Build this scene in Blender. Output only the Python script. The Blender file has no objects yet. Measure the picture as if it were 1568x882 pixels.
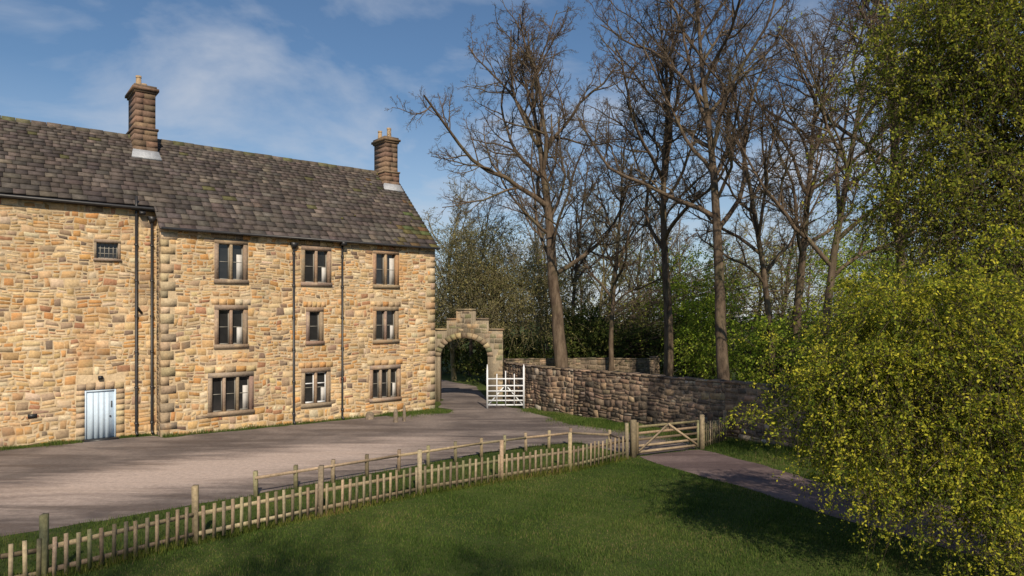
import bpy, math, random
import numpy as np
from mathutils import Vector
random.seed(5)
scene=bpy.context.scene
COL=scene.collection
# ------------------------------------------------------------------ materials
def new_mat(name):
    m=bpy.data.materials.new(name); m.use_nodes=True
    nt=m.node_tree; nt.nodes.clear()
    out=nt.nodes.new('ShaderNodeOutputMaterial')
    return m,nt,out
def N(nt,t,**kw):
    n=nt.nodes.new(t)
    for k,v in kw.items(): setattr(n,k,v)
    return n
def ramp(nt,src,stops):
    r=N(nt,'ShaderNodeValToRGB'); cr=r.color_ramp
    while len(cr.elements)<len(stops): cr.elements.new(.5)
    for e,(p,c) in zip(cr.elements,stops):
        e.position=p; e.color=(c,c,c,1) if isinstance(c,(int,float)) else (*c,1)
    nt.links.new(src,r.inputs[0]); return r.outputs[0]
def noise(nt,vec,scale,detail=6,rough=.6,dist=0):
    n=N(nt,'ShaderNodeTexNoise'); n.inputs['Scale'].default_value=scale
    n.inputs['Detail'].default_value=detail; n.inputs['Roughness'].default_value=rough
    n.inputs['Distortion'].default_value=dist
    if vec is not None: nt.links.new(vec,n.inputs['Vector'])
    return n.outputs['Fac']
def mix(nt,a,b,fac,blend='MIX'):
    m=N(nt,'ShaderNodeMix',data_type='RGBA',blend_type=blend)
    for s,v in ((m.inputs[6],a),(m.inputs[7],b)):
        if isinstance(v,tuple): s.default_value=(*v,1)
        else: nt.links.new(v,s)
    if isinstance(fac,(int,float)): m.inputs[0].default_value=fac
    else: nt.links.new(fac,m.inputs[0])
    return m.outputs[2]
def coords(nt,scale=(1,1,1),rot=(0,0,0),loc=(0,0,0)):
    tc=N(nt,'ShaderNodeTexCoord'); mp=N(nt,'ShaderNodeMapping')
    mp.inputs['Scale'].default_value=scale; mp.inputs['Rotation'].default_value=rot; mp.inputs['Location'].default_value=loc
    nt.links.new(tc.outputs['Object'],mp.inputs['Vector']); return mp.outputs[0]
def finish(nt,out,col,rough=.9,bump=None,bs=.3,bd=.02,spec=.25,metal=0):
    p=N(nt,'ShaderNodeBsdfPrincipled')
    if isinstance(col,tuple): p.inputs['Base Color'].default_value=(*col,1)
    else: nt.links.new(col,p.inputs['Base Color'])
    if isinstance(rough,(int,float)): p.inputs['Roughness'].default_value=rough
    else: nt.links.new(rough,p.inputs['Roughness'])
    p.inputs['Specular IOR Level'].default_value=spec
    p.inputs['Metallic'].default_value=metal
    if bump is not None:
        b=N(nt,'ShaderNodeBump'); b.inputs['Strength'].default_value=bs; b.inputs['Distance'].default_value=bd
        nt.links.new(bump,b.inputs['Height']); nt.links.new(b.outputs[0],p.inputs['Normal'])
    nt.links.new(p.outputs[0],out.inputs[0])
def mat_attr(name,rough=.9,fine=9,big=.5,lo=.6,hi=1.3,bs=.5,bd=.02,stains=()):
    m,nt,out=new_mat(name)
    a=N(nt,'ShaderNodeAttribute'); a.attribute_name='Col'
    v=coords(nt)
    n1=noise(nt,v,fine,8,.65); n2=noise(nt,v,big,5,.6)
    c=mix(nt,a.outputs['Color'],ramp(nt,n1,[(.25,lo),(.75,hi)]),1,'MULTIPLY')
    c=mix(nt,c,ramp(nt,n2,[(.3,.75),(.7,1.18)]),1,'MULTIPLY')
    for i,stain in enumerate(stains):
        n3=noise(nt,coords(nt,stain[2],(0,0,0),(i*7.3,i*3.1,i*1.7)),stain[3],7,.62)
        c=mix(nt,c,stain[0],ramp(nt,n3,[(stain[1],0.),(stain[1]+.12,stain[4])]))
    finish(nt,out,c,rough,n1,bs,bd)
    return m
def mat_leaf(name,trans=.4):
    m,nt,out=new_mat(name)
    a=N(nt,'ShaderNodeAttribute'); a.attribute_name='Col'
    d=N(nt,'ShaderNodeBsdfDiffuse'); t=N(nt,'ShaderNodeBsdfTranslucent'); x=N(nt,'ShaderNodeMixShader')
    x.inputs[0].default_value=trans
    nt.links.new(a.outputs['Color'],d.inputs[0]); nt.links.new(a.outputs['Color'],t.inputs[0])
    nt.links.new(d.outputs[0],x.inputs[1]); nt.links.new(t.outputs[0],x.inputs[2]); nt.links.new(x.outputs[0],out.inputs[0])
    return m
M_stone=mat_attr('honey_rubble',.92,12,.5,.66,1.28,.6,.02,(((.56,.43,.27),.55,(1,1,1),1.6,.6),((.19,.15,.115),.57,(1,1,1),.7,.42),((.50,.25,.09),.56,(1,1,1),.6,.45)))
M_bstone=mat_attr('weathered_stone',.95,9,.9,.5,1.4,.8,.03,(((.40,.27,.17),.55,(1,1,.8),.55,.6),((.035,.03,.028),.50,(1,1,.3),1.3,.75),((.45,.40,.33),.63,(1,1,.5),1.6,.5)))
M_slate=mat_attr('stone_slates',.85,7,.5,.55,1.4,.5,.02)
M_wood=mat_attr('weathered_wood',.85,14,1.5,.6,1.3,.4,.01)
M_leaf=mat_leaf('leaf',.42); M_grass=mat_leaf('grass_blade',.25)
def simple(name,c,rough=.5,bump=0,spec=.4,var=.15):
    m,nt,out=new_mat(name); v=coords(nt); n=noise(nt,v,8,6,.6)
    cc=mix(nt,c,ramp(nt,n,[(.3,1-var),(.7,1+var)]),1,'MULTIPLY')
    finish(nt,out,cc,rough,n,bump,.01,spec); return m
M_pipe=simple('black_iron',(.02,.02,.022),.45,.1,.5,.3)
M_white=simple('white_paint',(.72,.75,.78),.5,.1,.4,.08)
M_door=simple('pale_blue_paint',(.56,.68,.80),.55,.1,.25,.06)
M_frame=simple('sash_paint',(.28,.27,.24),.6,.1,.3,.1)
M_curtain=simple('linen_blind',(.55,.54,.52),.9,.1,.1,.1)
M_lead=simple('lead_flashing',(.38,.4,.43),.6,.2,.4,.2)
M_pot=simple('clay_pot',(.36,.26,.16),.8,.2,.2,.35)
def mat_glass():
    m,nt,out=new_mat('window_glass'); v=coords(nt); n=noise(nt,v,3,3,.5)
    finish(nt,out,mix(nt,(.012,.013,.015),(.035,.035,.035),n),.06,n,.06,.02,.5); return m
M_glass=mat_glass()
def mat_bark(name,c1,c2,moss=.45):
    m,nt,out=new_mat(name); v=coords(nt,(1,1,.25)); n=noise(nt,v,5,8,.7); n2=noise(nt,coords(nt),.5,3,.5)
    c=mix(nt,c1,c2,ramp(nt,n,[(.35,0.),(.65,1.)]))
    c=mix(nt,c,(.12,.12,.055),ramp(nt,n2,[(.5,0.),(.7,moss)]))
    finish(nt,out,c,.95,n,.7,.04,.1); return m
M_bark=mat_bark('bark',(.06,.043,.031),(.175,.132,.095))
M_barkd=mat_bark('dark_bark',(.04,.03,.024),(.10,.078,.058))
M_barko=mat_bark('olive_bark',(.13,.12,.065),(.25,.215,.13))
M_barkg=mat_bark('grey_brown_bark',(.09,.07,.052),(.20,.16,.12),.6)  # lighter and greyer, distance haze put into the woodland bark colour
def mat_ground():
    m,nt,out=new_mat('lawn'); v=coords(nt)
    n1=noise(nt,v,.35,6,.6); n2=noise(nt,v,6,8,.7); n3=noise(nt,v,40,4,.7)
    c=mix(nt,(.035,.06,.016),(.075,.105,.026),ramp(nt,n1,[(.35,0.),(.65,1.)]))
    c=mix(nt,c,(.14,.115,.055),ramp(nt,n2,[(.5,0.),(.7,.6)]))
    c=mix(nt,c,ramp(nt,n3,[(.3,.6),(.7,1.3)]),1,'MULTIPLY')
    finish(nt,out,c,.95,n3,.6,.03,.1); return m
M_ground=mat_ground()
def mul(nt,s,k):
    n=N(nt,'ShaderNodeMath',operation='MULTIPLY'); n.inputs[1].default_value=k; nt.links.new(s,n.inputs[0]); return n.outputs[0]
def mat_court(name,ca,cb,cd,green=.4,patch=None):
    m,nt,out=new_mat(name)
    v=coords(nt,(.22,1.5,1),(0,0,math.radians(-30))); v2=coords(nt)
    n1=noise(nt,v,.8,7,.6,.6); n2=noise(nt,v2,.38,6,.6); n3=noise(nt,v2,60,4,.8); n4=noise(nt,v2,7,8,.7); n5=noise(nt,v2,1.4,9,.75)
    c=mix(nt,ca,cb,ramp(nt,n2,[(.42,0.),(.58,1.)]))
    c=mix(nt,c,cd,ramp(nt,n1,[(.47,0.),(.58,.7)]))
    if patch:  # worn, paler gravel along the middle of the yard
        cx,cy,rx,ry,rot,pc=patch
        tc=N(nt,'ShaderNodeTexCoord'); s=N(nt,'ShaderNodeVectorMath',operation='SUBTRACT'); s.inputs[1].default_value=(cx,cy,0); nt.links.new(tc.outputs['Object'],s.inputs[0])
        mp=N(nt,'ShaderNodeMapping'); mp.inputs['Rotation'].default_value=(0,0,-rot); nt.links.new(s.outputs[0],mp.inputs[0])
        m2=N(nt,'ShaderNodeMapping'); m2.inputs['Scale'].default_value=(1/rx,1/ry,0); nt.links.new(mp.outputs[0],m2.inputs[0])
        ln=N(nt,'ShaderNodeVectorMath',operation='LENGTH'); nt.links.new(m2.outputs[0],ln.inputs[0])
        ad=N(nt,'ShaderNodeMath',operation='ADD'); nt.links.new(ln.outputs['Value'],ad.inputs[0])
        nn=noise(nt,v,1.1,8,.7,.4); nt.links.new(mul(nt,nn,1.8),ad.inputs[1])
        c=mix(nt,c,pc,ramp(nt,mul(nt,ad.outputs[0],.4),[(.50,.92),(.78,0.)]))
    c=mix(nt,c,(.09,.09,.045),ramp(nt,n5,[(.60,0.),(.70,green)]))
    c=mix(nt,c,ramp(nt,n4,[(.3,.78),(.7,1.18)]),1,'MULTIPLY')
    c=mix(nt,c,ramp(nt,n3,[(.3,.68),(.7,1.28)]),1,'MULTIPLY')
    finish(nt,out,c,ramp(nt,n1,[(.48,.95),(.62,.6)]),n3,.5,.015,.25); return m
M_court=mat_court('gravel_court',(.155,.13,.12),(.24,.20,.18),(.09,.073,.07),.3,(-9.0,22.0,10,3.0,math.radians(38),(.52,.42,.365)))
M_path=mat_court('tarmac_path',(.13,.095,.095),(.18,.135,.13),(.09,.065,.065),.15)
# ------------------------------------------------------------------ mesh helpers
def mesh_np(name,V,F,mat,C=None,parent=None,smooth=False):
    V=np.asarray(V,dtype=np.float32); F=np.asarray(F,dtype=np.int32)
    me=bpy.data.meshes.new(name); me.vertices.add(len(V)); me.vertices.foreach_set('co',V.ravel())
    k=F.shape[1]; me.loops.add(F.size); me.loops.foreach_set('vertex_index',F.ravel())
    me.polygons.add(len(F)); me.polygons.foreach_set('loop_start',np.arange(0,F.size,k,dtype=np.int32))
    if smooth: me.polygons.foreach_set('use_smooth',np.ones(len(F),dtype=bool))
    me.update(calc_edges=True)
    if C is not None:
        C=np.asarray(C,dtype=np.float32)
        if C.shape[1]==3: C=np.hstack([C,np.ones((len(C),1),dtype=np.float32)])
        a=me.attributes.new('Col','FLOAT_COLOR','POINT'); a.data.foreach_set('color',C.ravel())
    me.materials.append(mat)
    ob=bpy.data.objects.new(name,me); COL.objects.link(ob)
    if parent: ob.parent=parent
    return ob
def empty(name,loc=(0,0,0),rz=0):
    e=bpy.data.objects.new(name,None); e.location=loc; e.rotation_euler=(0,0,rz); COL.objects.link(e); return e
class Geo:
    def __init__(s): s.v=[];s.f=[];s.c=[]
    def hexa(s,p,col=(.5,.5,.5)):
        b=len(s.v); s.v+=[tuple(q) for q in p]; s.c+=[col]*8
        s.f+=[(b,b+3,b+2,b+1),(b+4,b+5,b+6,b+7),(b,b+1,b+5,b+4),(b+1,b+2,b+6,b+5),(b+2,b+3,b+7,b+6),(b+3,b,b+4,b+7)]
    def box(s,x0,x1,y0,y1,z0,z1,col=(.5,.5,.5),j=0):
        r=lambda:random.uniform(-j,j) if j else 0
        s.hexa([(x+r(),y+r(),z+r()) for x,y,z in [(x0,y0,z0),(x1,y0,z0),(x1,y1,z0),(x0,y1,z0),(x0,y0,z1),(x1,y0,z1),(x1,y1,z1),(x0,y1,z1)]],col)
    def beam(s,a,b,w,h,col=(.5,.5,.5),up=(0,0,1)):
        a=Vector(a);b=Vector(b);t=(b-a).normalized();u=Vector(up)
        if abs(t.dot(u))>.95:u=Vector((1,0,0))
        sd=t.cross(u).normalized();u=sd.cross(t).normalized()
        s.hexa([a-sd*w/2-u*h/2,a+sd*w/2-u*h/2,b+sd*w/2-u*h/2,b-sd*w/2-u*h/2,a-sd*w/2+u*h/2,a+sd*w/2+u*h/2,b+sd*w/2+u*h/2,b-sd*w/2+u*h/2],col)
    def quad(s,p,col=(.5,.5,.5)):
        b=len(s.v); s.v+=[tuple(q) for q in p]; s.c+=[col]*4; s.f.append((b,b+1,b+2,b+3))
    def cyl(s,a,b,r0,r1,n=10,col=(.5,.5,.5),caps=True):
        a=Vector(a);b=Vector(b);t=(b-a).normalized();u=Vector((1,0,0)) if abs(t.x)<.9 else Vector((0,1,0))
        e=t.cross(u).normalized();g=t.cross(e); base=len(s.v)
        for P,r in((a,r0),(b,r1)):
            for i in range(n):
                w=2*math.pi*i/n; s.v.append(tuple(P+e*r*math.cos(w)+g*r*math.sin(w))); s.c.append(col)
        for i in range(n):
            k=(i+1)%n; s.f.append((base+i,base+k,base+n+k,base+n+i))
        if caps:
            c=len(s.v); s.v.append(tuple(b)); s.c.append(col)
            for i in range(0,n,2):
                s.f.append((c,base+n+i,base+n+(i+1)%n,base+n+(i+2)%n))
    def done(s,name,mat,parent=None,smooth=False):
        return mesh_np(name,s.v,s.f,mat,s.c,parent,smooth)
def pick(pal):
    w=[p[0] for p in pal]; c=random.choices(pal,w)[0][1]; k=random.uniform(.82,1.2)
    return tuple(max(0,x*k*random.uniform(.95,1.05)) for x in c)
WARP=.05
def rubble(g,u0,u1,v0,v1,mp,holes=(),pal=None,h=(.15,.36),w=(.14,.52),proud=(.002,.018),split=.62,keep=None,warp=None):
    wa=WARP if warp is None else warp
    def wp(x,y):
        e=min(1,(x-u0)/.3,(u1-x)/.3,(y-v0)/.3,(v1-y)/.3); e=max(0,e)*wa
        return x+e*.6*math.sin(3.1*y+1.7*x),y+e*(math.sin(1.15*x+1.9*y)+.6*math.sin(3.3*x-1.1*y)+.5*math.sin(7.1*x+3*y))
    def stone(a,b,c,d):
        if b-a<.07 or d-c<.06: return
        if keep and not all(keep(x,y) for x,y in ((a,c),(b,c),(b,d),(a,d),((a+b)/2,(c+d)/2))): return
        col=pick(pal); p=random.uniform(*proud); j=min(.034,(d-c)*.19)
        gap=random.uniform(.007,.02)
        r=lambda:random.uniform(-j,j)
        A=[wp(a+gap+r(),c+gap+r()),wp(b-gap+r(),c+gap+r()),wp(b-gap+r(),d-gap+r()),wp(a+gap+r(),d-gap+r())]
        cx=sum(q[0] for q in A)/4;cy=sum(q[1] for q in A)/4
        q=[mp(x,y,-.02) for x,y in A]
        q+=[mp(cx+(x-cx)*(1-.035/max(.1,b-a)),cy+(y-cy)*(1-.035/max(.08,d-c)),p+random.uniform(-.002,.003)) for x,y in A]
        g.hexa(q,col)
    v=v0
    while v<v1-.03:
        hh=random.uniform(*h)
        if v+hh>v1-.08: hh=v1-v
        iv=[(u0,u1)]
        for (a,b,c,d) in holes:
            if c<v+hh-.02 and d>v+.02:
                n=[]
                for (p,q) in iv:
                    if b<=p or a>=q: n.append((p,q))
                    else:
                        if a>p:n.append((p,a))
                        if b<q:n.append((b,q))
                iv=n
        for (p,q) in iv:
            u=p
            while u<q-.01:
                ww=random.uniform(*w)
                if u+ww>q-.12: ww=q-u
                if random.random()<split and hh>.19:
                    k=random.uniform(.32,.68); stone(u,u+ww,v,v+hh*k)
                    if random.random()<.4 and ww>.28:
                        e=random.uniform(.35,.65); stone(u,u+ww*e,v+hh*k,v+hh); stone(u+ww*e,u+ww,v+hh*k,v+hh)
                    else: stone(u,u+ww,v+hh*k,v+hh)
                else: stone(u,u+ww,v,v+hh)
                u+=ww
        v+=hh
# ------------------------------------------------------------------ stone house
HA=math.atan2(.622,.783)
house=empty('stone_house',(-4.02,35.6,0),HA)
PAL=[(5,(.51,.335,.165)),(4,(.58,.42,.235)),(3,(.50,.27,.105)),(2,(.36,.255,.165)),(1.3,(.20,.145,.105)),(2,(.62,.50,.34)),(.6,(.37,.19,.11))]
MORT=(.55,.425,.27)
TRIM=(.32,.24,.175)
SB=.85; XB=-12.95; XL=-27.0; EZ=8.5; LZ=9.3
wins=[(-10.74,-9.71,6.45,7.97,2),(-10.74,-9.71,3.68,5.16,2),(-11.0,-9.46,.82,2.28,3),
 (-6.98,-5.88,6.45,7.93,2),(-6.76,-6.26,3.74,5.1,1),(-6.98,-5.92,.87,2.3,2),
 (-3.38,-2.30,6.45,7.97,2),(-3.38,-2.32,3.73,5.16,2),(-3.56,-2.2,.86,2.27,3)]
lw=[(-15.09,-14.34,7.16,7.79,1)]
door=(-15.48,-14.41,-.05,1.96)
def wallgrid(g,x0,x1,z0,z1,y,holes,col):
    xs=sorted({x0,x1,*[h[0] for h in holes],*[h[1] for h in holes]}); zs=sorted({z0,z1,*[h[2] for h in holes],*[h[3] for h in holes]})
    xs=[x for x in xs if x0<=x<=x1]; zs=[z for z in zs if z0<=z<=z1]
    for i in range(len(xs)-1):
        for k in range(len(zs)-1):
            cx=(xs[i]+xs[i+1])/2; cz=(zs[k]+zs[k+1])/2
            if any(h[0]<cx<h[1] and h[2]<cz<h[3] for h in holes): continue
            g.quad([(xs[i],y,zs[k]),(xs[i+1],y,zs[k]),(xs[i+1],y,zs[k+1]),(xs[i],y,zs[k+1])],col)
W=.17
h_main=[(a-W,b+W,c-.17,d+.2) for a,b,c,d,n in wins]
h_left=[(a-.08,b+.08,c-.1,d+.12) for a,b,c,d,n in lw]+[(door[0]-.02,door[1]+.02,-.5,door[3]+.02)]
g=Geo()
wallgrid(g,XB,0,-.3,EZ,0,h_main,MORT)
wallgrid(g,XL,XB,-.3,LZ+.1,SB,h_left,MORT)
g.quad([(XB,SB,-.3),(XB,0,-.3),(XB,0,EZ),(XB,SB,LZ)],MORT)
D=9.12
def gable(x,y0,z0):
    g.quad([(x,y0,-.3),(x,D,-.3),(x,D,EZ),(x,y0,z0)],MORT); g.quad([(x,y0,z0),(x,D,EZ),(x,4.6,12.8),(x,4.5,12.8)],MORT)
gable(0,0,EZ); gable(XL,SB,LZ)
g.quad([(0,D,-.3),(XL,D,-.3),(XL,D,EZ),(0,D,EZ)],MORT)
fm=lambda u,v,d:(u,-d,v); fl=lambda u,v,d:(u,SB-d,v)
QP=[(3,(.44,.33,.20)),(2,(.36,.28,.19)),(2,(.52,.41,.26)),(.5,(.28,.26,.16))]
q_h=[]
z=-.1;i=0
while z<EZ-.15:
    hh=min(random.uniform(.28,.42),EZ-z); wd=(.55 if i%2 else .3)*random.uniform(.85,1.15)
    q_h.append((XB,XB+wd,z,z+hh)); q_h.append((-wd*.95,0,z,z+hh))
    for (a,b) in ((XB-.008,XB+wd),(-wd*.95,.008)):
        g.box(a+.008,b-.008,-.012-random.uniform(0,.006),.3,z+.008,z+hh-.008,pick(QP),.006)
    z+=hh;i+=1
lint=[]
for a,b,c,d_,n in wins:
    cx=(a+b)/2; wd=(b-a)/2+.3
    z0=d_+.2
    if z0+.26<EZ: 
        lint.append((cx-wd,cx+wd,z0,z0+.26)); k=5
        for m in range(k):
            x0=cx-wd+2*wd*m/k; g.box(x0+.01,x0+2*wd/k-.01,-.01-random.uniform(0,.006),.1,z0+.012,z0+.25,pick(PAL),.008)
rubble(g,XB+.02,-.02,-.1,EZ-.02,fm,h_main+q_h+lint,PAL)
dl=(door[0]-.28,door[1]+.28,door[3]+.0,door[3]+.36)
hd=[(door[0]-.3,door[0]-.02,0,2),(door[1]+.02,door[1]+.3,0,2)]
rubble(g,XL,XB-.02,-.1,LZ+.05,fl,h_left+[dl]+hd,PAL)
z=0.0
while z<1.9:
    hh=min(random.uniform(.2,.38),1.97-z)
    for a,b in ((door[0]-.29,door[0]-.005),(door[1]+.005,door[1]+.29)): g.box(a,b,SB-.012-random.uniform(0,.006),SB+.2,z+.01,z+hh-.01,pick(QP),.004)
    z+=hh
rubble(g,.37,SB-.02,-.1,EZ,lambda u,v,d:(XB-d,u,v),[],[(1,(.16,.13,.10)),(1,(.24,.18,.12))])  # left-facing return: its shade is put into a darker stone palette
rubble(g,.32,D,-.1,EZ,lambda u,v,d:(d,u,v),[],PAL)
for k in range(5):
    a=dl[0]+k*(dl[1]-dl[0])/5; g.box(a+.01,a+(dl[1]-dl[0])/5-.01,SB-.02,SB+.2,dl[2]+.022,dl[3]-.05*abs(k-2),pick([(1,(.46,.35,.22)),(1,(.36,.27,.18))]),.006)
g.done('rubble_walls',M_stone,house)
t=Geo(); gl=Geo(); fr_=Geo(); cu=Geo()
def window(x0,x1,z0,z1,n,y,w=W,bars=1,blind=True,sill=.17,lint=.2):
    c=lambda:tuple(x*random.uniform(.93,1.07)*kk for x in TRIM)
    kk=random.uniform(.9,1.1)
    t.box(x0-w,x0,y-.03,y+.24,z0,z1,c()); t.box(x1,x1+w,y-.03,y+.24,z0,z1,c())
    t.box(x0-w-.002,x1+w+.002,y-.04,y+.24,z1,z1+lint,c()); t.box(x0-w-.03,x1+w+.03,y-.09,y+.24,z0-sill,z0,c())
    L=(x1-x0-(n-1)*.11)/n
    for i in range(n):
        a=x0+i*(L+.11); b=a+L
        if i<n-1: t.box(b,b+.11,y-.01,y+.22,z0,z1,c())
        f=.03; yy=y+.15
        fr_.box(a,a+f,yy,yy+.05,z0,z1);fr_.box(b-f,b,yy,yy+.05,z0,z1);fr_.box(a+f,b-f,yy,yy+.05,z0,z0+f*1.3);fr_.box(a+f,b-f,yy,yy+.05,z1-f,z1)
        if bars:
            for k in range(bars):
                zz=z0+(k+1)*(z1-z0)/(bars+1); fr_.box(a+f,b-f,yy+.004,yy+.046,zz-.013,zz+.013)
        gl.quad([(a+f,yy+.03,z0+f),(b-f,yy+.03,z0+f),(b-f,yy+.03,z1-f),(a+f,yy+.03,z1-f)])
        if blind and i==n-1:
            xa=a+(b-a)*random.uniform(.45,.62)
            cu.box(xa,b-f-.002,yy+.012,yy+.02,z0+f*1.5,z1-(z1-z0)*random.choice([.12,.28,.5]))
for q in wins: window(*q,0,blind=q[4]>1)
window(-15.09,-14.34,7.16,7.79,1,SB,.08,2,False,.1,.12)
for k in range(4):
    xx=-15.09+.15*(k+1); fr_.box(xx-.012,xx+.012,SB+.145,SB+.205,7.19,7.76)
t.done('window_surrounds',M_stone,house); gl.done('window_glass_panes',M_glass,house); fr_.done('window_sashes',M_frame,house); cu.done('window_blinds',M_curtain,house)
wf=Geo()
for a,b in ((-6.98,-6.50),(-6.39,-5.92)):
    wf.box(a,a+.05,.135,.148,.87,2.3);wf.box(b-.05,b,.135,.148,.87,2.3);wf.box(a+.05,b-.05,.135,.148,.87,.94);wf.box(a+.05,b-.05,.135,.148,2.24,2.3);wf.box(a+.05,b-.05,.135,.148,1.75,1.8)
wf.done('white_casements',M_white,house)
d=Geo(); a,b,c,e=door
d.box(a+.06,b-.06,SB+.05,SB+.13,c,e-.06)
d.box(a,a+.06,SB+.0,SB+.14,c,e); d.box(b-.06,b,SB+.0,SB+.14,c,e); d.box(a+.06,b-.06,SB+.0,SB+.14,e-.06,e)
for x in (a+.24,a+.42,a+.6,a+.78): d.box(x-.07,x+.07,SB+.043,SB+.05,c+.05,e-.1)
d.done('plank_door',M_door,house)
d=Geo(); d.cyl((b-.2,SB+.0,.9),(b-.2,SB+.04,.9),.035,.03); d.box(b-.17,b-.13,SB+.02,SB+.04,1.25,1.5); d.box(a-.05,b+.05,SB-.35,SB+.1,-.05,.06)
d.box(a+.44,a+.6,SB-.14,SB-.02,2.38,2.52)
d.box(-17.3,-17.02,SB-.04,SB+.0,1.05,1.2)
d.done('door_furniture',M_pipe,house)
# roof slates
r=Geo(); E=-.25; RY=4.56; RZ=13.0; Z0=8.38
th=math.atan2(RZ-Z0,RY-E); LEN=math.hypot(RZ-Z0,RY-E)
ct,st=math.cos(th),math.sin(th)
def rp(u,v,dd): return (u,E+v*ct-dd*st,Z0+v*st+dd*ct)
SP=[(5,(.088,.073,.066)),(3,(.112,.094,.083)),(2,(.066,.056,.052)),(.6,(.15,.125,.105))]
VL=SB/ct
v=0
while v<LEN-.05:
    ex=.38-.18*v/LEN
    u=.12
    left=XB-.12 if v<VL-.02 else XL-.2
    while u>left:
        ww=random.uniform(.28,.65)*(1.1-.4*v/LEN); u2=max(u-ww,left)
        col=pick(SP)
        if u>-2.2:
            k=max(0,1-(-u)/2.2)*random.uniform(0,1.1)*(1. if v<3 else .45)
            if random.random()<k*.7: col=(.115*random.uniform(.6,1.2),.102*random.uniform(.7,1.1),.042)
        elif random.random()<.01: col=(.10,.095,.045)
        o=random.uniform(0,.012); tk=.045+o; v2=min(v+ex*1.25,LEN)
        jj=random.uniform(-.015,.015)
        r.hexa([rp(u2+.006,v-.03+jj,.0),rp(u-.006,v-.03+jj,.0),rp(u-.006,v2,-.03),rp(u2+.006,v2,-.03),rp(u2+.006,v-.03+jj,tk+.02),rp(u-.006,v-.03+jj,tk+.02),rp(u-.006,v2,.006),rp(u2+.006,v2,.006)],col)
        if u>-6 and random.random()<.09*(1+u/6): # moss cushions
            q=random.uniform(u2,u); sz=random.uniform(.03,.08)
            r.hexa([rp(q-sz,v-.02,tk),rp(q+sz,v-.02,tk),rp(q+sz,v+sz,tk),rp(q-sz,v+sz,tk),rp(q-sz*.5,v,tk+.06),rp(q+sz*.5,v,tk+.06),rp(q+sz*.5,v+sz*.6,tk+.06),rp(q-sz*.5,v+sz*.6,tk+.06)],(.13,.12,.04))
        u=u2
    v+=ex
r.quad([rp(.1,0,-.032),rp(.1,LEN,-.032),rp(XB,LEN,-.032),rp(XB,0,-.032)],(.03,.03,.03))
r.quad([rp(XB,VL,-.032),rp(XB,LEN,-.032),rp(XL,LEN,-.032),rp(XL,VL,-.032)],(.03,.03,.03))
r.quad([(.12,RY,RZ),(.12,D+.25,Z0),(XL-.2,D+.25,Z0),(XL-.2,RY,RZ)],(.08,.065,.055))
u=.12
while u>XL-.2:
    w=random.uniform(.4,.55); j=random.uniform(-.012,.012)
    r.hexa([(u-w+.01,RY-.2,RZ-.17+j),(u-.01,RY-.2,RZ-.17+j),(u-.01,RY+.2,RZ-.17+j),(u-w+.01,RY+.2,RZ-.17+j),(u-w+.01,RY-.06,RZ+.09+j),(u-.01,RY-.06,RZ+.09+j),(u-.01,RY+.06,RZ+.09+j),(u-w+.01,RY+.06,RZ+.09+j)],pick([(1,(.13,.11,.09)),(1,(.10,.085,.065)),(.7,(.12,.115,.06))]))
    u-=w
r.done('slate_roof',M_slate,house)
p=Geo()
p.cyl((.1,-.3,8.40),(XB-.05,-.3,8.40),.06,.06,8); p.cyl((XB-.2,SB-.3,LZ-.05),(XL,SB-.3,LZ-.05),.065,.065,8)
def pipe(x,y,z0,z1,hop=True):
    p.cyl((x,y-.09,z0),(x,y-.09,z1),.052,.052,10)
    zz=z0+.3
    while zz<z1: p.cyl((x,y-.09,zz),(x,y-.09,zz+.07),.075,.075,10); zz+=1.45
    if hop: p.hexa([(x-.07,y-.16,z1-.05),(x+.07,y-.16,z1-.05),(x+.07,y,z1-.05),(x-.07,y,z1-.05),(x-.16,y-.26,z1+.2),(x+.16,y-.26,z1+.2),(x+.16,y,z1+.2),(x-.16,y,z1+.2)])
    p.cyl((x,y-.09,z0),(x,y-.25,z0-.12),.052,.052,10)
pipe(-7.53,0,.15,8.0); pipe(-5.19,0,.15,8.3,False); pipe(-13.71,SB,.2,9.05,False); pipe(-13.14,SB,.2,8.75)
p.box(-13.9,-12.95,SB-.24,SB-.14,9.15,9.25); p.box(-5.3,-5.08,-.36,-.02,8.22,8.4)
p.cyl((-13.71,SB-.09,9.0),(-13.71,SB-.12,9.75),.05,.05)
p.box(-13.62,-13.4,SB-.3,SB-.1,9.0,9.12); p.cyl((-13.71,SB-.09,5.3),(-13.5,SB-.02,5.0),.05,.05)
p.done('gutters_and_drainpipes',M_pipe,house)
CP=[(3,(.19,.125,.088)),(2,(.225,.15,.10)),(1,(.15,.105,.075))]
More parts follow.
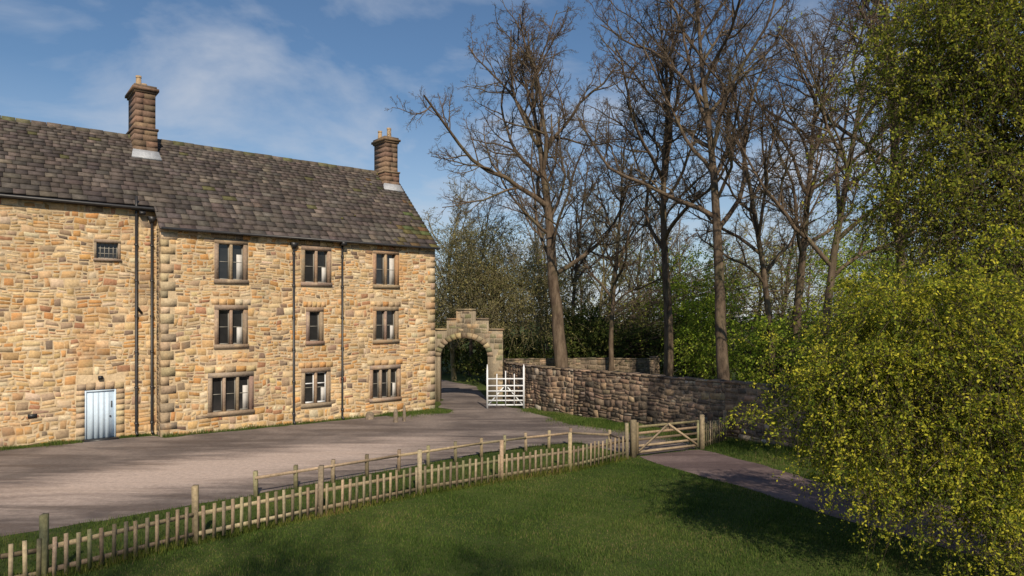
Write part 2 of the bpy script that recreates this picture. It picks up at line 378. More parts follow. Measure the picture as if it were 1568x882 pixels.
def chimney(x0,x1,y0,y1,z0,zs,ztop,pots,name):
    c=Geo(); z=z0
    while z<ztop-.3:
        hh=.27
        big=.07 if z<zs else 0
        X0,X1,Y0,Y1=x0-big,x1+big,y0-big,y1+big
        m=random.uniform(.35,.65)
        c.box(X0,X0+(X1-X0)*m-.001,Y0,Y1,z,z+hh-.002,pick(CP),.003); c.box(X0+(X1-X0)*m,X1,Y0,Y1,z,z+hh-.002,pick(CP),.003)
        z+=hh
    c.box(x0+.01,x1-.01,y0+.01,y1-.01,z0-1.5,ztop-.1,(.17,.12,.09))
    c.box(x0-.11,x1+.11,y0-.11,y1+.11,zs-.02,zs+.08,pick(CP),.01)
    c.box(x0-.06,x1+.06,y0-.06,y1+.06,z,z+.1,pick(CP),.01)
    c.box(x0-.13,x1+.13,y0-.13,y1+.13,z+.1,z+.22,pick(CP),.01)
    c.box(x0-.05,x1+.05,y0-.05,y1+.05,z+.22,z+.33,(.16,.12,.09),.01)
    c.done(name+'_stack',M_slate,house)
    q=Geo()
    for (px,py,ph) in pots:
        q.cyl((px,py,z+.3),(px,py,z+.3+ph),.13,.10,12); q.cyl((px,py,z+.25+ph),(px,py,z+.34+ph),.12,.12,12)
    q.done(name+'_pots',M_pot,house)
    f=Geo()
    zr=Z0+(y0-.02-E)*math.tan(th)
    f.hexa([(x0-.2,y0-.3,zr-.24),(x1+.2,y0-.3,zr-.24),(x1+.12,y0+.1,zr+.02),(x0-.12,y0+.1,zr+.02),(x0-.2,y0-.32,zr-.18),(x1+.2,y0-.32,zr-.18),(x1+.11,y0-.1,zr+.2),(x0-.11,y0-.1,zr+.2)])
    f.done(name+'_flashing',M_lead,house)
chimney(-13.26,-12.46,3.6,5.3,11.6,13.2,15.0,[(-13.05,4.1,.5),(-12.7,4.8,.4)],'ridge_chimney')
chimney(-.98,-.2,3.6,4.9,11.6,12.9,14.7,[(-.6,3.85,.5),(-.4,4.25,.65),(-.75,4.65,.5)],'gable_chimney')
# ------------------------------------------------------------------ stone archway
arch=empty('stone_archway',(0,39.2,0))
g=Geo(); AX,AR,AS,AH=-2.76,1.37,2.6,1.07
def atop(x):
    if -3.2<x<-2.1: return 5.25
    if -3.75<x<-1.35: return 4.7
    return 4.1
def abot(x):
    if abs(x-AX)<AR: return AS+AH*math.sqrt(max(0,1-((x-AX)/AR)**2))
    return -.2
xs=sorted(set([-6.7,-4.35,-3.75,-3.2,-2.1,-1.35,-.53,AX-AR,AX+AR]+[AX-AR+2*AR*i/28 for i in range(1,28)]))
BM=(.30,.25,.18)
for a,b in zip(xs[:-1],xs[1:]):
    m=(a+b)/2; tt=atop(m)
    if abs(m-AX)<AR: za,zb=abot(a),abot(b)
    else: za=zb=-.2
    if abs(a-AX)>=AR-1e-4 and abs(m-AX)<AR: za=AS
    if abs(b-AX)>=AR-1e-4 and abs(m-AX)<AR: zb=AS
    g.hexa([(a,0,za),(b,0,zb),(b,.75,zb),(a,.75,za),(a,0,tt),(b,0,tt),(b,.75,tt),(a,.75,tt)],BM)
ak=lambda x,y:(abs(x-AX)>AR+.0 or y>abot(x)) and y<atop(x)+.02 and (((x-AX)/(AR+.3))**2+((max(y,AS)-AS)/(AH+.3))**2>1)
AP=[(3,(.27,.215,.145)),(2,(.38,.30,.19)),(2,(.17,.14,.10)),(1,(.22,.21,.12))]
rubble(g,-4.35,-.53,0,5.25,lambda u,v,d:(u,-d,v),[],AP,h=(.25,.35),w=(.25,.5),split=.2,keep=ak,warp=0)
rubble(g,-.02,.72,0,4.1,lambda u,v,d:(-.53+d,u,v),[],AP,h=(.25,.35),w=(.25,.4),split=.1,warp=0)
for k in range(15):
    a0=math.pi*k/15+.012; a1=math.pi*(k+1)/15-.012
    P=lambda a,e:(AX+(AR+e)*math.cos(a),AS+(AH+e)*math.sin(a))
    c=pick(AP); q=[P(a0,-.02),P(a0,.3),P(a1,.3),P(a1,-.02)]
    g.hexa([(x,.3,z) for x,z in q]+[(x,-.04,z) for x,z in q],c)
for a,b,tp in ((-4.4,-3.75,4.1),(-3.75,-3.2,4.7),(-3.22,-2.08,5.25),(-2.08,-1.33,4.7),(-1.33,-.45,4.1)):
    g.box(a,b,-.06,.81,tp+.003,tp+.09,pick(AP),.01)
g.done('arch_masonry',M_stone,arch)
# ------------------------------------------------------------------ boundary wall
BP=[(4,(.20,.15,.11)),(3,(.28,.20,.14)),(2,(.11,.09,.07)),(1.2,(.36,.26,.17)),(.7,(.42,.36,.29))]
def stone_wall(name,pts,H,pal=BP,mat=None,th=.5):
    g=Geo()
    for (a,b) in zip(pts[:-1],pts[1:]):
        A=Vector((*a,0));B=Vector((*b,0));t=(B-A);L=t.length;t.normalize();n=Vector((t.y,-t.x,0))
        if n.y>0:n=-n
        o=-n*th
        g.hexa([A-Vector((0,0,.2)),B-Vector((0,0,.2)),B+o-Vector((0,0,.2)),A+o-Vector((0,0,.2)),A+Vector((0,0,H)),B+Vector((0,0,H)),B+o+Vector((0,0,H)),A+o+Vector((0,0,H))],(.26,.20,.145))
        rubble(g,0,L,-.05,H-.0,lambda u,v,d:tuple(A+t*u+n*d+Vector((0,0,v))),[],pal,h=(.18,.36),w=(.2,.62),proud=(.003,.03),split=.5)
        u=0
        while u<L:
            w=min(random.uniform(.3,.7),L-u+.02); hh=random.uniform(.04,.10)
            p0=A+t*(u+.006)+n*.04; p1=A+t*(u+w-.006)+n*.04; q1=p1-n*(th+.08); q0=p0-n*(th+.08)
            g.hexa([p+Vector((0,0,H+.003)) for p in (p0,p1,q1,q0)]+[p+Vector((random.uniform(-.01,.01),0,H+hh+random.uniform(-.02,.02))) for p in (p0,p1,q1,q0)],pick(pal))
            u+=w
    return g.done(name,mat or M_bstone)
stone_wall('boundary_stone_wall',[(-.45,38.9),(.73,36.3),(3.0,33.3),(8.46,27.1),(12.6,22.3),(17,17.5)],2.22)
stone_wall('rear_stone_wall',[(-.4,43.5),(4,45),(9.5,44),(10,47)],2.1,[(3,(.2,.16,.11)),(2,(.13,.11,.07)),(1,(.3,.23,.15))])
# ------------------------------------------------------------------ white gate
wg=empty('white_gate',(-1.35,36.1,0),math.radians(2))
g=Geo()
g.box(0,.09,-.045,.045,.02,2.05);g.box(1.93,2.02,-.045,.045,.02,2.2)
for z in (.2,.44,.68,.94,1.22): g.box(.09,1.93,-.025,.025,z-.035,z+.035)
g.box(.09,1.93,-.025,.025,1.55,1.62)
for x in (.55,1.01,1.47): g.box(x-.025,x+.025,-.05,-.027,.18,1.85 if x!=1.01 else 2.0)
g.beam((.1,.05,.2),(1.0,.05,1.25),.02,.06);g.beam((1.92,.05,.2),(1.02,.05,1.25),.02,.06)
for x in (.045,1.975): g.cyl((x,0,2.05 if x<1 else 2.2),(x,0,2.35),.05,.015,8)
g.done('gate_leaf',M_white,wg)
# ------------------------------------------------------------------ picket fence
WP=[(3,(.29,.225,.15)),(2,(.37,.29,.19)),(2,(.20,.16,.105)),(1,(.23,.21,.12))]
FL=[(-12.6,9.4),(-10.6,10.8),(-8.5,12.4),(-6.73,14.54),(-4.63,16.5),(-2.5,18.5),(-.31,20.0),(1.8,21.3),(3.9,23.2)]
g=Geo()
def post(g,x,y,h,w=.11):
    c=pick(WP); dx=random.uniform(-.02,.02)
    g.hexa([(x-w/2,y-w/2,-.1),(x+w/2,y-w/2,-.1),(x+w/2,y+w/2,-.1),(x-w/2,y+w/2,-.1),(x-w/2+dx,y-w/2,h),(x+w/2+dx,y-w/2,h),(x+w/2+dx,y+w/2,h+.02),(x-w/2+dx,y+w/2,h+.02)],c)
def picket_run(g,a,b,sp=.2,hp=.8):
    A=Vector((*a,0));B=Vector((*b,0));t=(B-A);L=t.length;t.normalize();n=Vector((t.y,-t.x,0))
    s1=random.uniform(-.03,.03)
    for z in (.2,.62): g.beam(A+Vector((0,0,z)),B+Vector((0,0,z+s1)),.04,.085,pick(WP))
    u=.14
    while u<L-.08:
        P=A+t*u+n*.035; h=hp+random.uniform(-.035,.03); c=pick(WP); lean=random.uniform(-.018,.018)
        Q=lambda e,dz,o:tuple(P+t*e+n*o+Vector((0,0,dz)))
        wd=.034
        g.hexa([Q(-wd,.06,0),Q(wd,.06,0),Q(wd,.06,.022),Q(-wd,.06,.022),Q(-wd+lean,h,0),Q(wd+lean,h,0),Q(wd+lean,h,.022),Q(-wd+lean,h,.022)],c)
        u+=sp*random.uniform(.92,1.08)
for i,q in enumerate(FL): post(g,q[0],q[1],1.22)
for a,b in zip(FL[:-1],FL[1:]): picket_run(g,a,b)
g.done('picket_fence',M_wood)
g=Geo(); post(g,6.95,25.0,1.25,.15); post(g,8.3,26.6,1.2); picket_run(g,(6.95,25.0),(8.3,26.6),.17,.95); g.done('picket_fence.001',M_wood)
KL=[(-6.9,18.4),(-3.55,21.4),(-1.05,23.5),(.5,24.6),(2.2,25.6),(3.6,25.2),(4.15,23.9)]
g=Geo()
for i,(a,b) in enumerate(zip(KL[:-1],KL[1:])):
    A=Vector((*a,0));B=Vector((*b,0));L=(B-A).length;n=max(1,round(L/1.1))
    for k in range(n):
        P=A.lerp(B,k/n); post(g,P.x,P.y,.66,.10)
    g.beam(A+Vector((0,-.06,.50)),B+Vector((0,-.06,.50)),.03,.08,pick(WP))
g.done('post_and_rail_fence',M_wood)
fg_=empty('wooden_field_gate',(4.2,23.5,0),math.atan2(1.45,2.7))
g=Geo(); g.box(-.12,.05,-.08,.09,-.1,1.3,pick(WP)); L=3.0
g.box(.1,.18,-.035,.035,.1,1.2,pick(WP));g.box(L-.12,L-.04,-.035,.035,.1,1.08,pick(WP))
for z in (.17,.38,.6,.82,1.04): g.box(.18,L-.12,-.02,.02,z-.04,z+.04,pick(WP))
g.beam((.18,-.04,.2),(1.5,-.04,1.05),.03,.07,pick(WP));g.beam((L-.15,-.04,.2),(1.5,-.04,1.05),.03,.07,pick(WP))
g.done('gate_bars',M_wood,fg_)
for (x,y,h,s) in ((-5.35,31.4,.62,.1),(-5.0,31.7,.75,.07),(-6.75,32.4,.35,.2)):
    g=Geo(); g.cyl((0,0,-.05),(0,0,h*.8),s*1.1,s*.95,10,(.2,.16,.12)); g.cyl((0,0,h*.8),(0,0,h),s*.95,s*.5,10,(.22,.18,.13))
    o=g.done('stone_bollard',M_bstone); o.location=(x,y,0)
# ------------------------------------------------------------------ ground
def sheet(name,poly,z,mat,jit=.0):
    P=[]
    for a,b in zip(poly,poly[1:]+poly[:1]):
        L=math.dist(a,b); n=max(1,int(L/.35)) if jit else 1
        for k in range(n):
            f=k/n; P.append((a[0]+(b[0]-a[0])*f+random.uniform(-jit,jit),a[1]+(b[1]-a[1])*f+random.uniform(-jit,jit),z))
    me=bpy.data.meshes.new(name); me.from_pydata(P,[],[list(range(len(P)))]); me.materials.append(mat)
    o=bpy.data.objects.new(name,me); COL.objects.link(o); return o
S=900
sheet('ground',[(-S,-S),(S,-S),(S,S),(-S,S)],0,M_ground)
def hw(s,b): return (-4.02-.783*s-.622*b, 35.6-.622*s+.783*b)
court=[hw(30,.55),hw(13.1,.55),hw(13.0,-.35),hw(3,-.35),hw(1.2,-.7),hw(.2,-1.5),(-3.0,35.6),(-3.9,36.6),(-4.05,39.0),(-4.1,40.2),(-6,46),(-10,52),(-6,54),(-2.5,48),(-1.5,40.2),(-1.45,38.9),(.4,36.0),(1.6,33.4),(2.6,30.8),(4.6,29.2),(7.2,27.2),(7.6,26.2),(6.9,25.1),(4.25,23.7),(3.5,24.7),(2.6,26.4),(.6,25.5),(-1.1,24.2),(-3.6,21.7),(-7.0,18.5),(-11.6,14.6),(-20,7.5),(-34,3)]
sheet('gravel_court',court,.006,M_court,.09)
path=[(6.8,24.9),(7.4,23.9),(8.1,22.4),(8.9,20.0),(11.4,17.1),(16,13.5),(22,10),(18,6),(12,10.5),(9.6,13.2),(7.9,16.2),(6.5,19.4),(5.0,22.0),(4.35,23.6)]
sheet('tarmac_path',path,.012,M_path,.06)
def inside(P,poly):
    x,y=P[:,0],P[:,1]; r=np.zeros(len(P),bool); n=len(poly)
    for i in range(n):
        x0,y0=poly[i];x1,y1=poly[(i+1)%n]
        if y0==y1: continue
        c=((y0>y)!=(y1>y))&(x<(x1-x0)*(y-y0)/(y1-y0)+x0); r^=c
    return r
def blades(P,h,w,cols,rng,lean=.5):
    n=len(P); a=rng.uniform(0,2*np.pi,n); ux=np.stack([np.cos(a),np.sin(a),0*a],1)
    hh=(h*rng.uniform(.5,1.3,n)*(1+.35*np.sin(P[:,0]*2.1+np.sin(P[:,1]*1.7)*2)))[:,None]; la=rng.uniform(0,2*np.pi,n); ln=np.stack([np.cos(la),np.sin(la),0*la],1)*lean*hh*rng.uniform(0,1,(n,1))
    b=np.concatenate([P,np.zeros((n,1))],1)
    V=np.stack([b-ux*w/2,b+ux*w/2,b+ln+np.array([0,0,1])*hh],1).reshape(-1,3)
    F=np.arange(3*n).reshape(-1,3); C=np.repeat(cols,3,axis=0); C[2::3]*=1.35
    return V,F,C
def grasscols(n,rng,P):
    base=np.array([[.045,.08,.018],[.08,.125,.028],[.125,.155,.042],[.20,.17,.08]])
    f=np.sin(P[:,0]*.9+np.sin(P[:,1]*.7)*1.5)*.5+np.sin(P[:,1]*1.3+P[:,0]*.4)*.5+.6*np.sin(P[:,0]*3.1+P[:,1]*2.3)*np.sin(P[:,1]*3.7)
    idx=np.clip((rng.normal(0,.85,n)+f*.7+1.35).astype(int),0,3)
    return base[idx]*rng.uniform(.75,1.2,(n,1))
rg=np.random.default_rng(3)
fx=np.array([q[0] for q in FL]+[4.3,14]);fy=np.array([q[1] for q in FL]+[23.6,24])
n=300000; P=np.stack([rg.uniform(-11,11,n),rg.uniform(10.8,24.5,n)],1)
k=(P[:,1]<np.interp(P[:,0],fx,fy)+.3)&~inside(P,path)&(np.abs(P[:,0])<P[:,1]*.8+.5); P=P[k]
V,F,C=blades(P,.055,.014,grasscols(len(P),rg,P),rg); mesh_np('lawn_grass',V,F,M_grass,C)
n=130000; P=np.stack([rg.uniform(-16,9,n),rg.uniform(8,29.5,n)],1)
k=(P[:,1]>np.interp(P[:,0],fx,fy)-.1)&~inside(P,court)&(P[:,0]>-13)&(P[:,0]<P[:,1]*.35)&(P[:,1]<P[:,0]*.84+26.5)&~inside(P,path)
P1=P[k]
t_=rg.uniform(0,len(FL)-1.001,9000); i=t_.astype(int); fA=np.array(FL); Pf=fA[i]+(fA[i+1]-fA[i])*(t_-i)[:,None]+rg.normal(0,.09,(9000,2))
V1,F1,C1=blades(P1,.10,.016,grasscols(len(P1),rg,P1)*.85,rg); V2,F2,C2=blades(Pf,.2,.014,grasscols(9000,rg,Pf)*np.array([1.4,1.1,1.05]),rg,.7)
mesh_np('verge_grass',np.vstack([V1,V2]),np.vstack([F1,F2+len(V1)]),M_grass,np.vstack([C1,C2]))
def strip(a,b,wd,n,h=0):
    u=rg.uniform(0,1,n)[:,None]; A=np.array(a);B=np.array(b);t=(B-A)/np.linalg.norm(B-A);nn=np.array([t[1],-t[0]])
    if nn[1]>0:nn=-nn
    return A+(B-A)*u+nn*np.abs(rg.normal(0,wd,(n,1)))
Ps=np.vstack([strip((1.0,35.6),(3.1,33.1),.35,3000),strip((3.0,33.2),(8.4,27.0),.8,22000),strip((8.46,27),(12.6,22.2),1.0,12000),strip(hw(23,SB),hw(15.6,SB),.22,6000),strip(hw(14.3,SB),hw(13.2,SB),.1,600),strip(hw(12.9,0),hw(.2,0),.08,2500),strip(hw(3,0),hw(-.3,0),.6,4000)])
Ps=Ps[~inside(Ps,path)]
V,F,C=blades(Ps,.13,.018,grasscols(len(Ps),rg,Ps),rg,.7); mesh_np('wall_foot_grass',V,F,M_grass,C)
# ------------------------------------------------------------------ trees
def nrm(v): return v/np.maximum(np.linalg.norm(v,axis=-1,keepdims=True),1e-9)
def polytubes(P,R,n,rng):
    Nn,K,_=P.shape
    T=np.empty_like(P); T[:,1:-1]=P[:,2:]-P[:,:-2]; T[:,0]=P[:,1]-P[:,0]; T[:,-1]=P[:,-1]-P[:,-2]; T=nrm(T)
    ref=nrm(np.cross(T[:,0],rng.normal(size=(Nn,3))))[:,None,:]
    A=nrm(ref-T*np.sum(ref*T,-1,keepdims=True)); B=np.cross(T,A)
    w=np.arange(n)*2*np.pi/n
    V=P[:,:,None,:]+R[:,:,None,None]*(A[:,:,None,:]*np.cos(w)[None,None,:,None]+B[:,:,None,:]*np.sin(w)[None,None,:,None])
    idx=np.arange(Nn*K*n).reshape(Nn,K,n)
    a=idx[:,:-1,:];b=np.roll(idx,-1,axis=2)[:,:-1,:];c=np.roll(idx,-1,axis=2)[:,1:,:];d=idx[:,1:,:]
    F=np.stack([a,b,c,d],-1).reshape(-1,4)
    return V.reshape(-1,3),F
def growlines(S_,D_,L,K,wander,trop,rng):
    P=[S_];d=D_.copy()
    for k in range(K):
        d=nrm(d+rng.normal(0,wander,d.shape)+np.array([0,0,trop])); P.append(P[-1]+d*(L/K)[:,None])
    return np.stack(P,1)
def bare_tree(seed,H=17,r=.45,lean=(0,0),limbs=16,t0=.35,limblen=.5,ang=(35,60),cnt=(9,8,6,4),trop=.05,tw=.008,wob=.055):
    rng=np.random.default_rng(seed); Vs=[];Fs=[];off=0
    P=growlines(np.array([[0,0,-.3]]),nrm(np.array([[lean[0],lean[1],1.]])),np.array([H*1.]),14,wob,.03,rng)
    t=np.linspace(0,1,15)[None]; R=r*(1-.82*t**1.0); R[:,0]*=1.35
    L=np.array([H*1.])
    lev=0; specs=[(limbs,t0,limblen,ang,9,.15,trop,7),(cnt[0],.2,.52,(30,62),6,.18,trop*.8,5),(cnt[1],.15,.52,(30,62),5,.22,.03,4),(cnt[2],.1,.54,(25,62),3,.24,.03,3)]
    if cnt[3]: specs.append((cnt[3],.1,.62,(25,60),2,.28,.04,3))
    sides=9
    while True:
        V,F=polytubes(P,R,sides,rng); Vs.append(V);Fs.append(F+off);off+=len(V)
        if lev>=len(specs): break
        M,tt0,lf,an,K,wan,tr,sides=specs[lev]
        Nn,K1,_=P.shape
        tt=tt0+(1-tt0)*((np.arange(M)[None]+rng.uniform(0,1,(Nn,M)))/M); tt=np.minimum(tt,.995)
        f=tt*(K1-1); ii=f.astype(int); fr=(f-ii)[...,None]
        rows=np.arange(Nn)[:,None]
        S1=P[rows,ii]*(1-fr)+P[rows,ii+1]*fr; D1=nrm(P[rows,ii+1]-P[rows,ii]); Rl=R[rows,ii]*(1-fr[...,0])+R[rows,ii+1]*fr[...,0]
        a=np.radians(rng.uniform(an[0],an[1],(Nn,M)))
        if lev==0:
            a*= (1.3-.75*tt)
            az=(np.arange(M)*2.4)[None]+rng.uniform(-.5,.5,(1,M)); pp=np.stack([np.cos(az),np.sin(az),0*az],-1)
            pp=nrm(pp-D1*np.sum(pp*D1,-1,keepdims=True))
        else: pp=nrm(np.cross(D1,rng.normal(size=D1.shape)))
        D2=nrm(D1*np.cos(a)[...,None]+pp*np.sin(a)[...,None])
        Lc=(L[:,None]*lf*(1-.55*(tt if lev else np.abs(tt-.5)*1.2))*rng.uniform(.65,1.2,(Nn,M)))
        Rc=np.minimum(Rl*.75,.0145*Lc+tw)
        S1=S1.reshape(-1,3);D2=D2.reshape(-1,3);L=Lc.ravel();Rc=np.maximum(Rc.ravel(),tw)
        P=growlines(S1,D2,L,K,wan,tr,rng); t=np.linspace(0,1,K+1)[None]; R=Rc[:,None]*(1-.68*t)
        lev+=1
    return np.vstack(Vs),np.vstack(Fs)
def tree_obj(name,data,loc,rz=0,sc=1,parent=None):
    o=bpy.data.objects.new(name,data); o.location=loc; o.rotation_euler=(0,0,rz); o.scale=(sc,)*3; COL.objects.link(o)
    if parent:o.parent=parent
    return o
V,F=bare_tree(12,H=18,r=.44,lean=(-.12,0),limbs=19,t0=.36,limblen=.52,ang=(36,62),cnt=(9,8,6,5),trop=.085,tw=.0065)
tA=mesh_np('bare_tree',V,F,M_bark,smooth=True); tA.location=(3.3,42.5,0); tA.scale=(1.1,1.1,1.14)
V,F=bare_tree(23,H=22,r=.34,lean=(0,.0),limbs=17,t0=.42,limblen=.42,ang=(38,62),cnt=(9,8,6,4),trop=.07,tw=.007,wob=.035)
tB=mesh_np('bare_tree',V,F,M_bark,smooth=True); tB.location=(10.6,34.2,0)
V,F=bare_tree(37,H=16,r=.19,lean=(0,0),limbs=14,t0=.32,limblen=.34,ang=(35,60),cnt=(8,7,6,3),trop=.06,tw=.008,wob=.04)
tC=mesh_np('bare_tree',V,F,M_bark,smooth=True); tC.location=(6.3,44,0)
for (x,y,m,rz,s) in [(9.4,41,tB.data,2.1,.95),(14.5,38,tC.data,4.0,1.2),(4.6,53,tC.data,2,1.1),(-3.5,57,tC.data,1,.9),(16.5,40,tB.data,3.9,.9),(17.5,30,tB.data,1.2,.85),(12.9,28.5,tC.data,.6,1.15)]:
    tree_obj('bare_tree',m,(x,y,0),rz,s)
# unseen trees added behind the viewpoint to shade the near lawn
tree_obj('bare_tree',tA.data,(5.5,-16,0),1.0,1.0); tree_obj('bare_tree',tB.data,(2,-17,0),2.0,1.0)
V,F=bare_tree(51,H=15,r=.22,limbs=13,t0=.25,limblen=.38,ang=(36,60),cnt=(8,7,5,0),trop=.06,tw=.014,wob=.04)
tD=mesh_np('woodland_tree',V,F,M_barkg,smooth=True)
V,F=bare_tree(53,H=12,r=.18,limbs=15,t0=.12,limblen=.42,ang=(38,66),cnt=(9,8,5,0),trop=.05,tw=.014,wob=.05)
tE=mesh_np('woodland_tree',V,F,M_barko,smooth=True)
wood=empty('distant_woodland'); tD.parent=wood; tE.parent=wood; tD.location=(3,66,0); tE.location=(-5,62,0)
for k in range(34):
    y=random.uniform(52,92); x=-.13*y+1.0*y*(k+random.random())/34
    if x<.05*y: m,s=tE.data,random.uniform(.8,1.15)
    else: m,s=random.choice([tD.data,tE.data,tE.data]),random.uniform(.8,1.2)
    tree_obj('woodland_tree',m,(x,y,0),random.uniform(0,6.28),s,wood)
def leafcloud(seed,blobs,clumps,sprays,leaves,sig,L,size,droop,pal,twig=.006,out=.6):
    rng=np.random.default_rng(seed); A=[];O=[]
    for (c,rad,wt) in blobs:
        c=np.array(c);rad=np.array(rad); m=max(1,int(clumps*wt))
        d=nrm(rng.normal(size=(m,3))); rr=rng.uniform(0,1,(m,1))**.42*rng.uniform(.8,1.2,(m,1))
        cc=c+d*rad*rr; sg=sig*rng.uniform(.4,1.5,(m,1))
        k=np.repeat(np.arange(m),sprays); a=cc[k]+rng.normal(size=(len(k),3))*sg[k]*np.array([1.4,1.4,.45])
        A.append(a); O.append(nrm(nrm((a-c)/rad)*out+rng.normal(0,.55,a.shape)))
    A=np.vstack(A);O=np.vstack(O); ok=A[:,2]>.1; A=A[ok];O=O[ok]
    Ls=L*rng.uniform(.4,1.5,len(A))
    t=np.linspace(0,1,4)[None,:,None]
    P=A[:,None]+O[:,None]*Ls[:,None,None]*t+np.array([0,0,-1.])*(droop*Ls[:,None,None]*t**2)
    TV,TF=polytubes(P,np.full(P.shape[:2],twig)*np.linspace(1,.4,4)[None],3,rng)
    n=len(A)*leaves; i=np.repeat(np.arange(len(A)),leaves); tt=rng.uniform(.05,1.05,(n,1))
    c=A[i]+O[i]*Ls[i][:,None]*tt+np.array([0,0,-1.])*(droop*Ls[i][:,None]*tt**2)+rng.normal(0,size*.8,(n,3))
    u=nrm(rng.normal(size=(n,3))+np.array([0,0,-.4])); w=nrm(np.cross(u,rng.normal(size=(n,3)))); s=size*rng.uniform(.6,1.35,(n,1))
    V=np.stack([c-u*s*.7,c+w*s*.38,c+u*s*.7,c-w*s*.38],1).reshape(-1,3); F=np.arange(4*n).reshape(-1,4)
    pal=np.array(pal); sc=rng.integers(0,len(pal),len(A)); li=np.where(rng.uniform(size=n)<.6,sc[i],rng.integers(0,len(pal),n))
    C=np.repeat(pal[li]*rng.uniform(.7,1.3,(n,1)),4,axis=0)
    return V,F,C,TV,TF,A
def leafy(name,base,blobs,seed,clumps,sprays,leaves,sig,L,size,droop,pal,r=.25,nl=26,mat=None,twig=.006,trunkh=3.,out=.6,lr=.3):
    e=empty(name)
    V,F,C,TV,TF,A=leafcloud(seed,blobs,clumps,sprays,leaves,sig,L,size,droop,pal,twig,out)
    mesh_np('foliage',V,F,M_leaf,C,e)
    rng=np.random.default_rng(seed+1)
    b=np.array(base,float)
    tp=b+np.array([0,0,trunkh]); ts=np.linspace(0,1,7)[:,None]
    tr=(b+(tp-b)*ts+rng.normal(0,.06,(7,3))*ts)[None]; tv,tf=polytubes(tr,r*(1.25-.5*ts[:,0])[None],9,rng)
    tg=A[rng.integers(0,len(A),nl)]; q=np.linspace(0,1,11)[None,:,None]; st_=tr[0][rng.integers(2,7,nl)]
    mid=(st_+tg)/2+np.array([0,0,.22])*np.linalg.norm(tg-st_,axis=1,keepdims=True)
    LP=(1-q)**2*st_[:,None]+2*q*(1-q)*mid[:,None]+q*q*tg[:,None]+rng.normal(0,.07,(nl,11,3))*q*(1-q)*4
    lv,lf=polytubes(LP,(r*lr*(1-.85*np.linspace(0,1,11)))[None]*rng.uniform(.4,1,(nl,1)),5,rng)
    o1=len(tv);o2=o1+len(lv)
    mesh_np('trunk_and_branches',np.vstack([tv,lv,TV]),np.vstack([tf,lf+o1,TF+o2]),mat or M_barkd,None,e,True)
    return e
YG=[(.44,.43,.045),(.33,.36,.04),(.54,.50,.06),(.21,.25,.035),(.11,.15,.025)]
leafy('leafy_tree',(10.6,12.8,0),[((6.7,12.6,3.5),(1.9,1.4,1.0),.42),((7.6,12.6,5.0),(1.5,1.4,.7),.24),((8.6,12.6,4.0),(2.2,1.6,1.9),.48),((8.5,12.0,1.6),(1.7,1.2,1.3),.36),((5.6,12.8,3.2),(1.0,.8,.6),.12),((6.4,12.4,2.0),(.8,.8,.5),.08),((10.2,12.5,4.5),(1.8,1.6,2.8),.35)],91,120,26,24,.22,.62,.042,.55,YG,r=.25,nl=150,twig=.006,lr=.2)
DG=[(.22,.25,.035),(.30,.32,.045),(.40,.39,.055),(.12,.16,.03)]
leafy('leafy_tree',(14.6,17.5,0),[((13.2,17.5,9.0),(2.4,2.2,4.2),1.),((15.0,18,5),(3,2.5,3.0),.3),((11.4,17.6,11.3),(1.9,1.8,2.0),.42),((11.0,17.5,7.6),(1.5,1.4,1.8),.26),((12.8,17.5,13.),(3.0,2.0,1.6),.4),((10.1,17.6,9.6),(1.0,1.,1.6),.1)],55,125,24,16,.40,.9,.06,.6,DG,r=.33,nl=200,twig=.009,trunkh=10,lr=.22)
OL=[(.20,.195,.08),(.27,.25,.10),(.14,.15,.06),(.33,.29,.13)]
leafy('ivy_clad_tree',(-1.2,47,0),[((-1.6,47,7.6),(3.2,2.4,4.0),1.),((1.2,47.5,6.0),(2.0,2,2.8),.35),((-4.5,48,6),(2.2,2,2.6),.3)],71,100,20,7,.7,1.1,.09,.2,OL,r=.3,nl=110,twig=.014,trunkh=8,mat=M_barko,lr=.22)
EV=[(.08,.11,.03),(.12,.15,.04),(.18,.19,.055),(.055,.08,.025)]
leafy('evergreen_shrubs',(6,52,0),[((0,51,1.4),(2.5,1.5,1.8),.5),((5,50,2.8),(1.8,1.5,2.6),.6),((9,52,1.8),(2.5,1.5,2.2),.5),((13,50,2.6),(2,1.5,3.2),.5),((19,46,2.6),(4,2,2.8),.6),((-6,60,2.6),(6,1.5,2.6),.6),((26,42,3.5),(6,2,3.5),.8)],17,80,20,12,.7,.6,.16,.2,EV,r=.2,nl=30,twig=.012,trunkh=2.0)
MG=[(.26,.27,.07),(.20,.22,.06),(.34,.34,.09),(.14,.15,.05)]
leafy('budding_understorey',(7,60,0),[((-1,60,5),(4,2,4.5),.6),((6,62,6),(4,2,5),.7),((14,60,6.5),(4,2,5.5),.7),((23,58,6),(5,2,5.5),.8),((33,58,7),(6,2,6),.8),((44,60,7),(7,2,6),.7),((9.8,56,3.5),(2.5,1.5,3),.3)],29,60,20,5,1.0,1.6,.15,.1,MG,r=.25,nl=120,twig=.02,trunkh=4,mat=M_barkg,lr=.25)
BG=[(.32,.42,.05),(.24,.34,.04),(.42,.48,.07),(.16,.24,.035)]
leafy('spring_hedge',(14,40,0),[((12.0,42,4),(1.8,1.2,2.4),.5),((14.5,38,2.8),(3,1.4,2.0),.5),((18,34,3.0),(3,1.6,2.4),.7),((12.5,48,7),(3,2,3.4),.5),((20,40,7),(3.5,2,3.4),.5)],19,66,20,11,.55,.7,.11,.3,BG,r=.15,nl=50,twig=.01,trunkh=3)
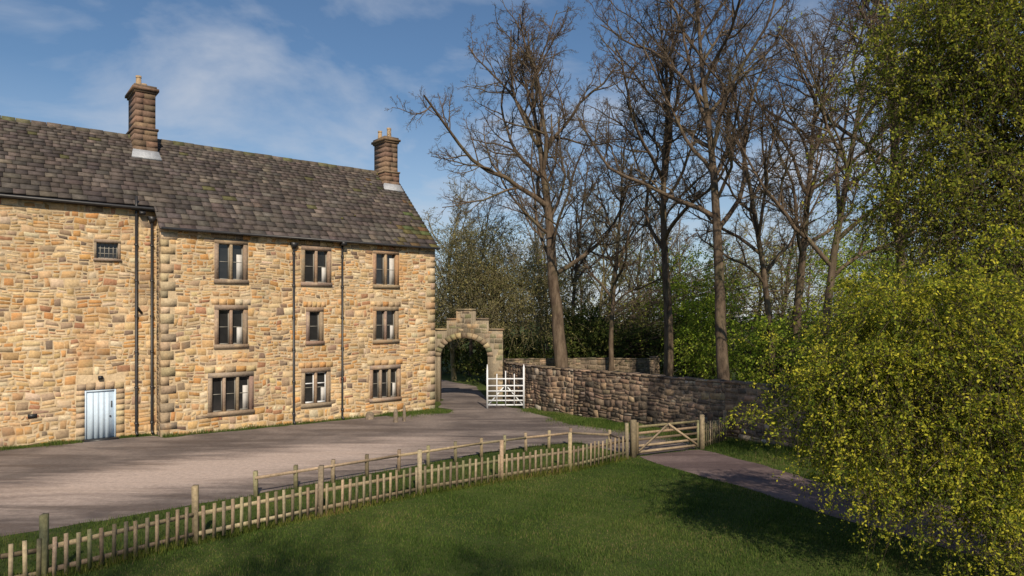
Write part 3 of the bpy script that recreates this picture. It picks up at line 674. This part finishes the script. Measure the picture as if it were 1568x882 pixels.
# ------------------------------------------------------------------ light
el=math.radians(37); az=np.array([.22,-.97]); az/=np.linalg.norm(az)
sv=Vector((az[0]*math.cos(el),az[1]*math.cos(el),math.sin(el)))
sl=bpy.data.lights.new('sun','SUN'); sl.energy=4.8; sl.angle=math.radians(.53); sl.color=(1,.86,.67)
so=bpy.data.objects.new('sun',sl); so.rotation_euler=sv.to_track_quat('Z','Y').to_euler(); COL.objects.link(so)
w=bpy.data.worlds.new('World'); scene.world=w; w.use_nodes=True; nt=w.node_tree; nt.nodes.clear()
out=N(nt,'ShaderNodeOutputWorld'); bg=N(nt,'ShaderNodeBackground'); sk=N(nt,'ShaderNodeTexSky'); sk.sky_type='NISHITA'; sk.sun_disc=False
sk.sun_elevation=el; sk.sun_rotation=math.atan2(az[0],az[1]); sk.air_density=1.2; sk.dust_density=.1; sk.ozone_density=3
bg.inputs[1].default_value=.09
tc=N(nt,'ShaderNodeTexCoord'); sx=N(nt,'ShaderNodeSeparateXYZ'); nt.links.new(tc.outputs['Generated'],sx.inputs[0])
ad=N(nt,'ShaderNodeMath',operation='ADD'); ad.inputs[1].default_value=.22; nt.links.new(sx.outputs[2],ad.inputs[0])
dx=N(nt,'ShaderNodeMath',operation='DIVIDE'); dy=N(nt,'ShaderNodeMath',operation='DIVIDE')
nt.links.new(sx.outputs[0],dx.inputs[0]);nt.links.new(ad.outputs[0],dx.inputs[1]);nt.links.new(sx.outputs[1],dy.inputs[0]);nt.links.new(ad.outputs[0],dy.inputs[1])
cb=N(nt,'ShaderNodeCombineXYZ'); nt.links.new(dx.outputs[0],cb.inputs[0]);nt.links.new(dy.outputs[0],cb.inputs[1])
cn=noise(nt,cb.outputs[0],1.5,7,.55,.3)
cf=ramp(nt,cn,[(.48,0.),(.68,.72)])
hz=ramp(nt,sx.outputs[2],[(0.02,.5),(.30,0.)])
c=mix(nt,sk.outputs[0],(.74,.85,.95),1.,'MULTIPLY')
c=mix(nt,c,(6.6,7.4,8.9),hz)
c=mix(nt,c,(6.4,6.8,7.6),cf)
nt.links.new(c,bg.inputs[0]); nt.links.new(bg.outputs[0],out.inputs[0])
scene.view_settings.view_transform='Standard'; scene.view_settings.look='None'; scene.view_settings.exposure=0
cam=bpy.data.cameras.new('camera'); cam.lens=24; cam.sensor_width=36; cam.shift_y=46/1568; cam.clip_end=3000; cam.clip_start=.1
co=bpy.data.objects.new('camera',cam); co.location=(0,0,4.8); co.rotation_euler=(math.radians(90),0,0); COL.objects.link(co); scene.camera=co
